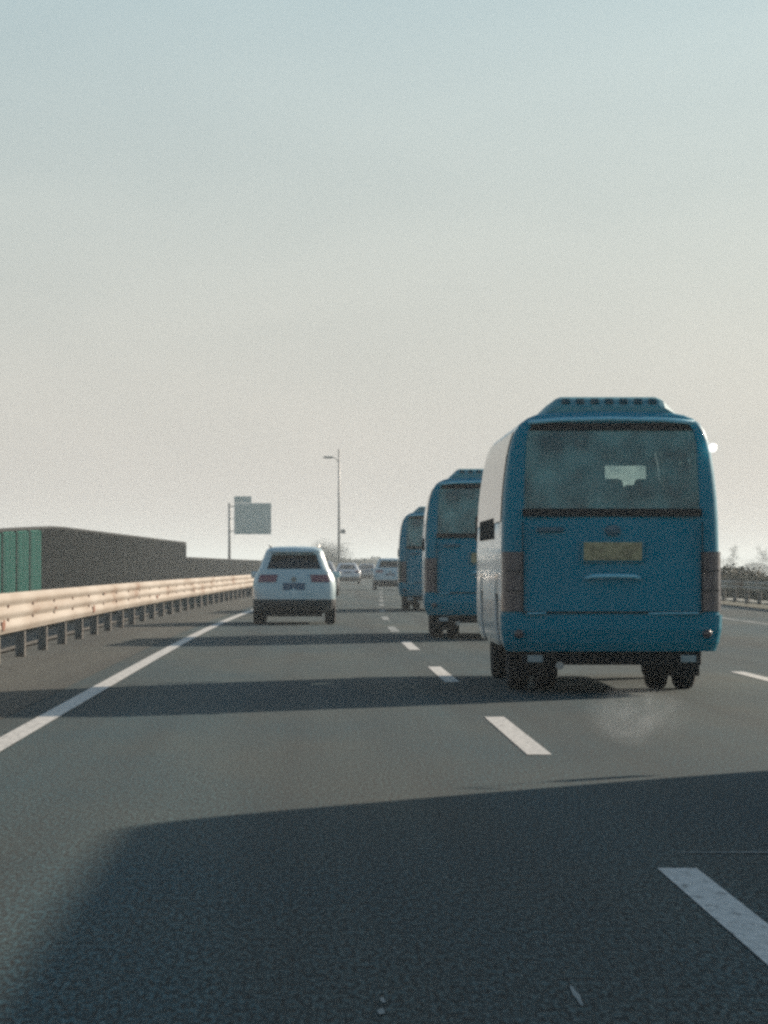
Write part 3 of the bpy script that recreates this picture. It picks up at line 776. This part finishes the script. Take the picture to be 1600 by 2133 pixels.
def make_car(name, label, cat, paint, d, X, kind='suv', length=4.5, group=None, hw=.9, lens='lens_red2', rear_dark=True):
    root = empty(name, pos(X, d), head(d + 2)); tag(root, label, cat, group)
    y = length
    if kind == 'suv':
        LV = [(.24, hw - .10, .22, y - .15), (.34, hw - .05, .08, y - .06), (.50, hw - .01, .01, y - .0), (.53, hw - .008, .01, y), (.72, hw, .03, y - .02), (.89, hw - .01, .05, y - .06), (1.0, hw - .035, .08, y - .16), (1.045, hw - .06, .10, y - .5),
              (1.10, hw - .10, .13, y - 1.15), (1.17, hw - .14, .17, y - 1.25), (1.25, hw - .17, .23, y - 1.45), (1.36, hw - .21, .31, y - 1.68), (1.46, hw - .245, .38, y - 1.86), (1.54, hw - .27, .40, y - 2.0), (1.60, hw - .32, .48, y - 2.2), (1.635, hw - .42, .65, y - 2.5), (1.65, hw - .60, .9, y - 2.7)]
        wi = (9, 12); tl = (5, 7)
    else:
        LV = [(.22, hw - .10, .2, y - .15), (.32, hw - .04, .06, y - .04), (.45, hw - .01, .0, y), (.50, hw - .01, .0, y), (.66, hw, .03, y - .03), (.78, hw, .05, y - .10), (.90, hw - .02, .08, y - .45), (.95, hw - .04, .16, y - .9),
              (.98, hw - .09, .50, y - 1.25), (1.02, hw - .11, .58, y - 1.32), (1.14, hw - .16, .78, y - 1.52), (1.28, hw - .22, 1.02, y - 1.78), (1.36, hw - .26, 1.16, y - 1.95), (1.41, hw - .30, 1.3, y - 2.1), (1.45, hw - .37, 1.5, y - 2.3), (1.465, hw - .48, 1.7, y - 2.5)]
        wi = (9, 12); tl = (5, 7)
    full = [(z, w, yr, yf, (.27 if z > 1.05 else .40) if kind == 'suv' else .2, .2, .06, .1) for z, w, yr, yf in LV]
    st = [.45, .62, 1.25, 1.9, 2.0, 2.8, 2.9, 3.25, 3.95]
    F = [-1, -.8, -.45, 0, .45, .8, 1]
    sh = Shell(full, F, st, 4)
    def hole(i, t):
        return t[0] in ('left', 'right') and i < 4 and t[1] in (2, 8)
    sh.body('body', [paint, M['bumper_grey']], root, hole, lambda i, t: 1 if (i < 3 and rear_dark) else 0, .02)
    sh.patch('rear_window', M['glass_dark'], root, wi[0], wi[1], lambda t: t[0] == 'rear' or (kind == 'suv' and t in (('rcr', 0), ('rcl', 0))), .006, .012)
    for s_ in ('left', 'right'):
        sh.patch('side_window', M['glass_dark'], root, wi[0], wi[1], lambda t: t[0] == s_ and t[1] in (2, 3), .006, .012)
        sh.patch('side_window', M['glass_dark'], root, wi[0], wi[1], lambda t: t[0] == s_ and t[1] == 5, .006, .012)
    sh.patch('windscreen', M['glass_dark'], root, wi[0], wi[1], lambda t: t[0] == 'front', .006, .012)
    for sd, nm, kk in ((-1, 'rcl', (0,)), (1, 'rcr', (5,))):
        sh.patch('tail_light', M[lens], root, tl[0], tl[1], lambda t: (t[0] == nm and (t[1] < 2 if nm == 'rcr' else t[1] < 2)) or (t[0] == 'rear' and t[1] in kk), .012, .02)
        b = MB(); b.box((sd * hw * .68, y - .06, .72), (.34, .12, .13), bev=.03); b.build('headlight', M['lens_white'], root)
        b = MB(); b.box((sd * (hw + .0), y - 1.45, 1.04 if kind == 'suv' else .96), (.2, .12, .14), bev=.04); b.build('wing_mirror', paint, root)
        for wy in (.93, y - .9): wheel(root, sd * (hw - .12), wy, .345 if kind == 'suv' else .31, .22, sd)
        if kind == 'suv':
            b = MB(); b.tube([(sd * .50, .8, 1.62), (sd * .53, .95, 1.665), (sd * .53, 1.75, 1.665), (sd * .50, 1.9, 1.62)], .018, 6); b.build('roof_rail', M['steel'], root)
    b = MB(); b.box((0, y / 2, .33), (hw * 1.45, y - .7, .14)); b.box((0, .32, .26), (1.2, .3, .18)); b.build('underbody', M['under'], root)
    b = MB(); b.box((0, .045, .80), (.46, .02, .15), bev=.005); b.build('license_plate', M['blue_plate'], root)
    if kind == 'suv':
        b = MB(); b.lathe_x([(0, .055), (.015, .05), (.018, .001)], (0, 0, 0), 16); em = b.build('emblem', M['steel'], root); em.rotation_euler = (0, 0, R(-90)); em.location = (0, .045, .95)
        b = MB(); b.box((0, .37, 1.53), (1.08, .18, .035), bev=.012); b.build('roof_spoiler', paint, root)
        b = MB(); b.box((0, .03, .40), (1.1, .05, .06), bev=.01); b.build('bumper_insert', M['black'], root)
        b = MB(); b.tube([(-.05, .22, 1.12), (.28, .25, 1.19)], .008, 5); b.build('wiper', M['black'], root)
    return root

M['blue_plate'] = mat('blue_plate', (.05, .12, .20), .5)
M['white_paint'] = mat('white_car_paint', (.44, .58, .62), .3, 0, .5, noise=(2, (.38, .52, .56), .4, .7), coat=.6)
M['silver_paint'] = mat('silver_car_paint', (.50, .52, .54), .35, .3, .5, coat=.6)
M['grey_paint'] = mat('grey_car_paint', (.16, .17, .18), .35, .3, .5, coat=.6)
make_car('suv', 'white SUV with red tail lights driving in the left lane', 'car', M['white_paint'], 77.5, -.53, 'suv', hw=.875)
make_car('sedan', 'small distant silver saloon in the left lane, just right of the white SUV', 'car', M['silver_paint'], 258, -1.0, 'sedan')
make_car('sedan', 'small distant dark grey saloon between the silver one and the minibuses', 'car', M['grey_paint'], 318, -.3, 'sedan')
make_car('sedan', 'dark saloon mostly hidden behind the right side of the white SUV', 'car', M['grey_paint'], 150, -1.16, 'sedan')
make_car('suv', 'distant white car partly hidden by the third minibus', 'car', M['white_paint'], 190, 1.95, 'suv')

# coach in the right-hand lane, beside the camera: it throws the large shadow on the near road
coach = make_bus('coach', 'tall coach in the right lane beside the camera, casting the large near shadow', None, M['silver_paint'], M['silver_paint'], length=12.0, hgt=1.37)
del coach['label']; coach['label'] = 'tall silver coach in the right lane whose shadow covers the near road'
coach.location = (7.1, 13.9, 0)

# ------------------------------------------------------------------ pale wisp for a windscreen smudge; road marks painted for windscreen reflections
ex = bpy.data.materials.new('pale_wisp'); ex.use_nodes = True; t = ex.node_tree; t.nodes.clear()
pv = t.nodes.new('ShaderNodeVolumePrincipled'); ou = t.nodes.new('ShaderNodeOutputMaterial'); t.links.new(pv.outputs[0], ou.inputs['Volume'])
tc = t.nodes.new('ShaderNodeTexCoord'); mp = t.nodes.new('ShaderNodeMapping'); mp.inputs['Scale'].default_value = (1, .4, 1); n = t.nodes.new('ShaderNodeTexNoise')
n.inputs['Scale'].default_value = 4.2; n.inputs['Detail'].default_value = 4; n.inputs['Distortion'].default_value = .8
t.links.new(tc.outputs['Object'], mp.inputs[0]); t.links.new(mp.outputs[0], n.inputs['Vector'])
ln = t.nodes.new('ShaderNodeVectorMath'); ln.operation = 'LENGTH'; mp2 = t.nodes.new('ShaderNodeMapping'); mp2.inputs['Scale'].default_value = (1 / .36, 1 / 1.6, 1 / .22)
t.links.new(tc.outputs['Object'], mp2.inputs[0]); t.links.new(mp2.outputs[0], ln.inputs[0])
mr = t.nodes.new('ShaderNodeMapRange'); mr.inputs[1].default_value = .1; mr.inputs[2].default_value = 1.0; mr.inputs[3].default_value = 1.0; mr.inputs[4].default_value = 0.0
t.links.new(ln.outputs['Value'], mr.inputs[0])
mr2 = t.nodes.new('ShaderNodeMapRange'); mr2.inputs[1].default_value = .47; mr2.inputs[2].default_value = .72; mr2.inputs[3].default_value = 0.0; mr2.inputs[4].default_value = .6
t.links.new(n.outputs[0], mr2.inputs[0])
mm = t.nodes.new('ShaderNodeMath'); mm.operation = 'MULTIPLY'; t.links.new(mr.outputs[0], mm.inputs[0]); t.links.new(mr2.outputs[0], mm.inputs[1])
t.links.new(mm.outputs[0], pv.inputs['Density']); pv.inputs['Color'].default_value = (.9, .95, .97, 1)
b = MB(); b.box((0, 0, 0), (.72, 3.2, .44)); vp = b.build('pale_wisp', ex); vp.location = pos(2.16, 24.5, .235)
vp['kind'] = 'stuff'; vp['label'] = 'wisp of pale vapour over the asphalt behind the nearest minibus'
rr = random.Random(4)
for (px, py, w_, l_) in ((795, 2108, .012, .09), (798, 2085, .008, .07), (1200, 2075, .011, .26), (1545, 1778, .34, .03)):
    d = F_PX * CAM_H / (py - 1180); X = (px - 650) / F_PX * d; v = []; n_ = 12
    for k in range(n_):
        q = 2 * math.pi * k / n_; e = .6 + .5 * rr.random(); v.append((X + w_ * e * math.cos(q), d + l_ * e * math.sin(q), .0046))
    mesh_obj('reflection_mark', v, [tuple(range(n_))], M['dim_paint'], road)  # pale marks painted on the road in place of windscreen reflections

# ------------------------------------------------------------------ haze
hz = bpy.data.materials.new('haze'); hz.use_nodes = True; t = hz.node_tree; t.nodes.clear()
pv = t.nodes.new('ShaderNodeVolumePrincipled'); ou = t.nodes.new('ShaderNodeOutputMaterial'); t.links.new(pv.outputs[0], ou.inputs['Volume'])
pv.inputs['Color'].default_value = (.84, .94, .985, 1); pv.inputs['Density'].default_value = .00055; pv.inputs['Anisotropy'].default_value = .2
b = MB(); b.box((1000, 2580, 6.2), (7100, 5400, 20.4)); o = b.build('haze', hz); o['kind'] = 'stuff'; o['label'] = 'pale air haze over the whole road'
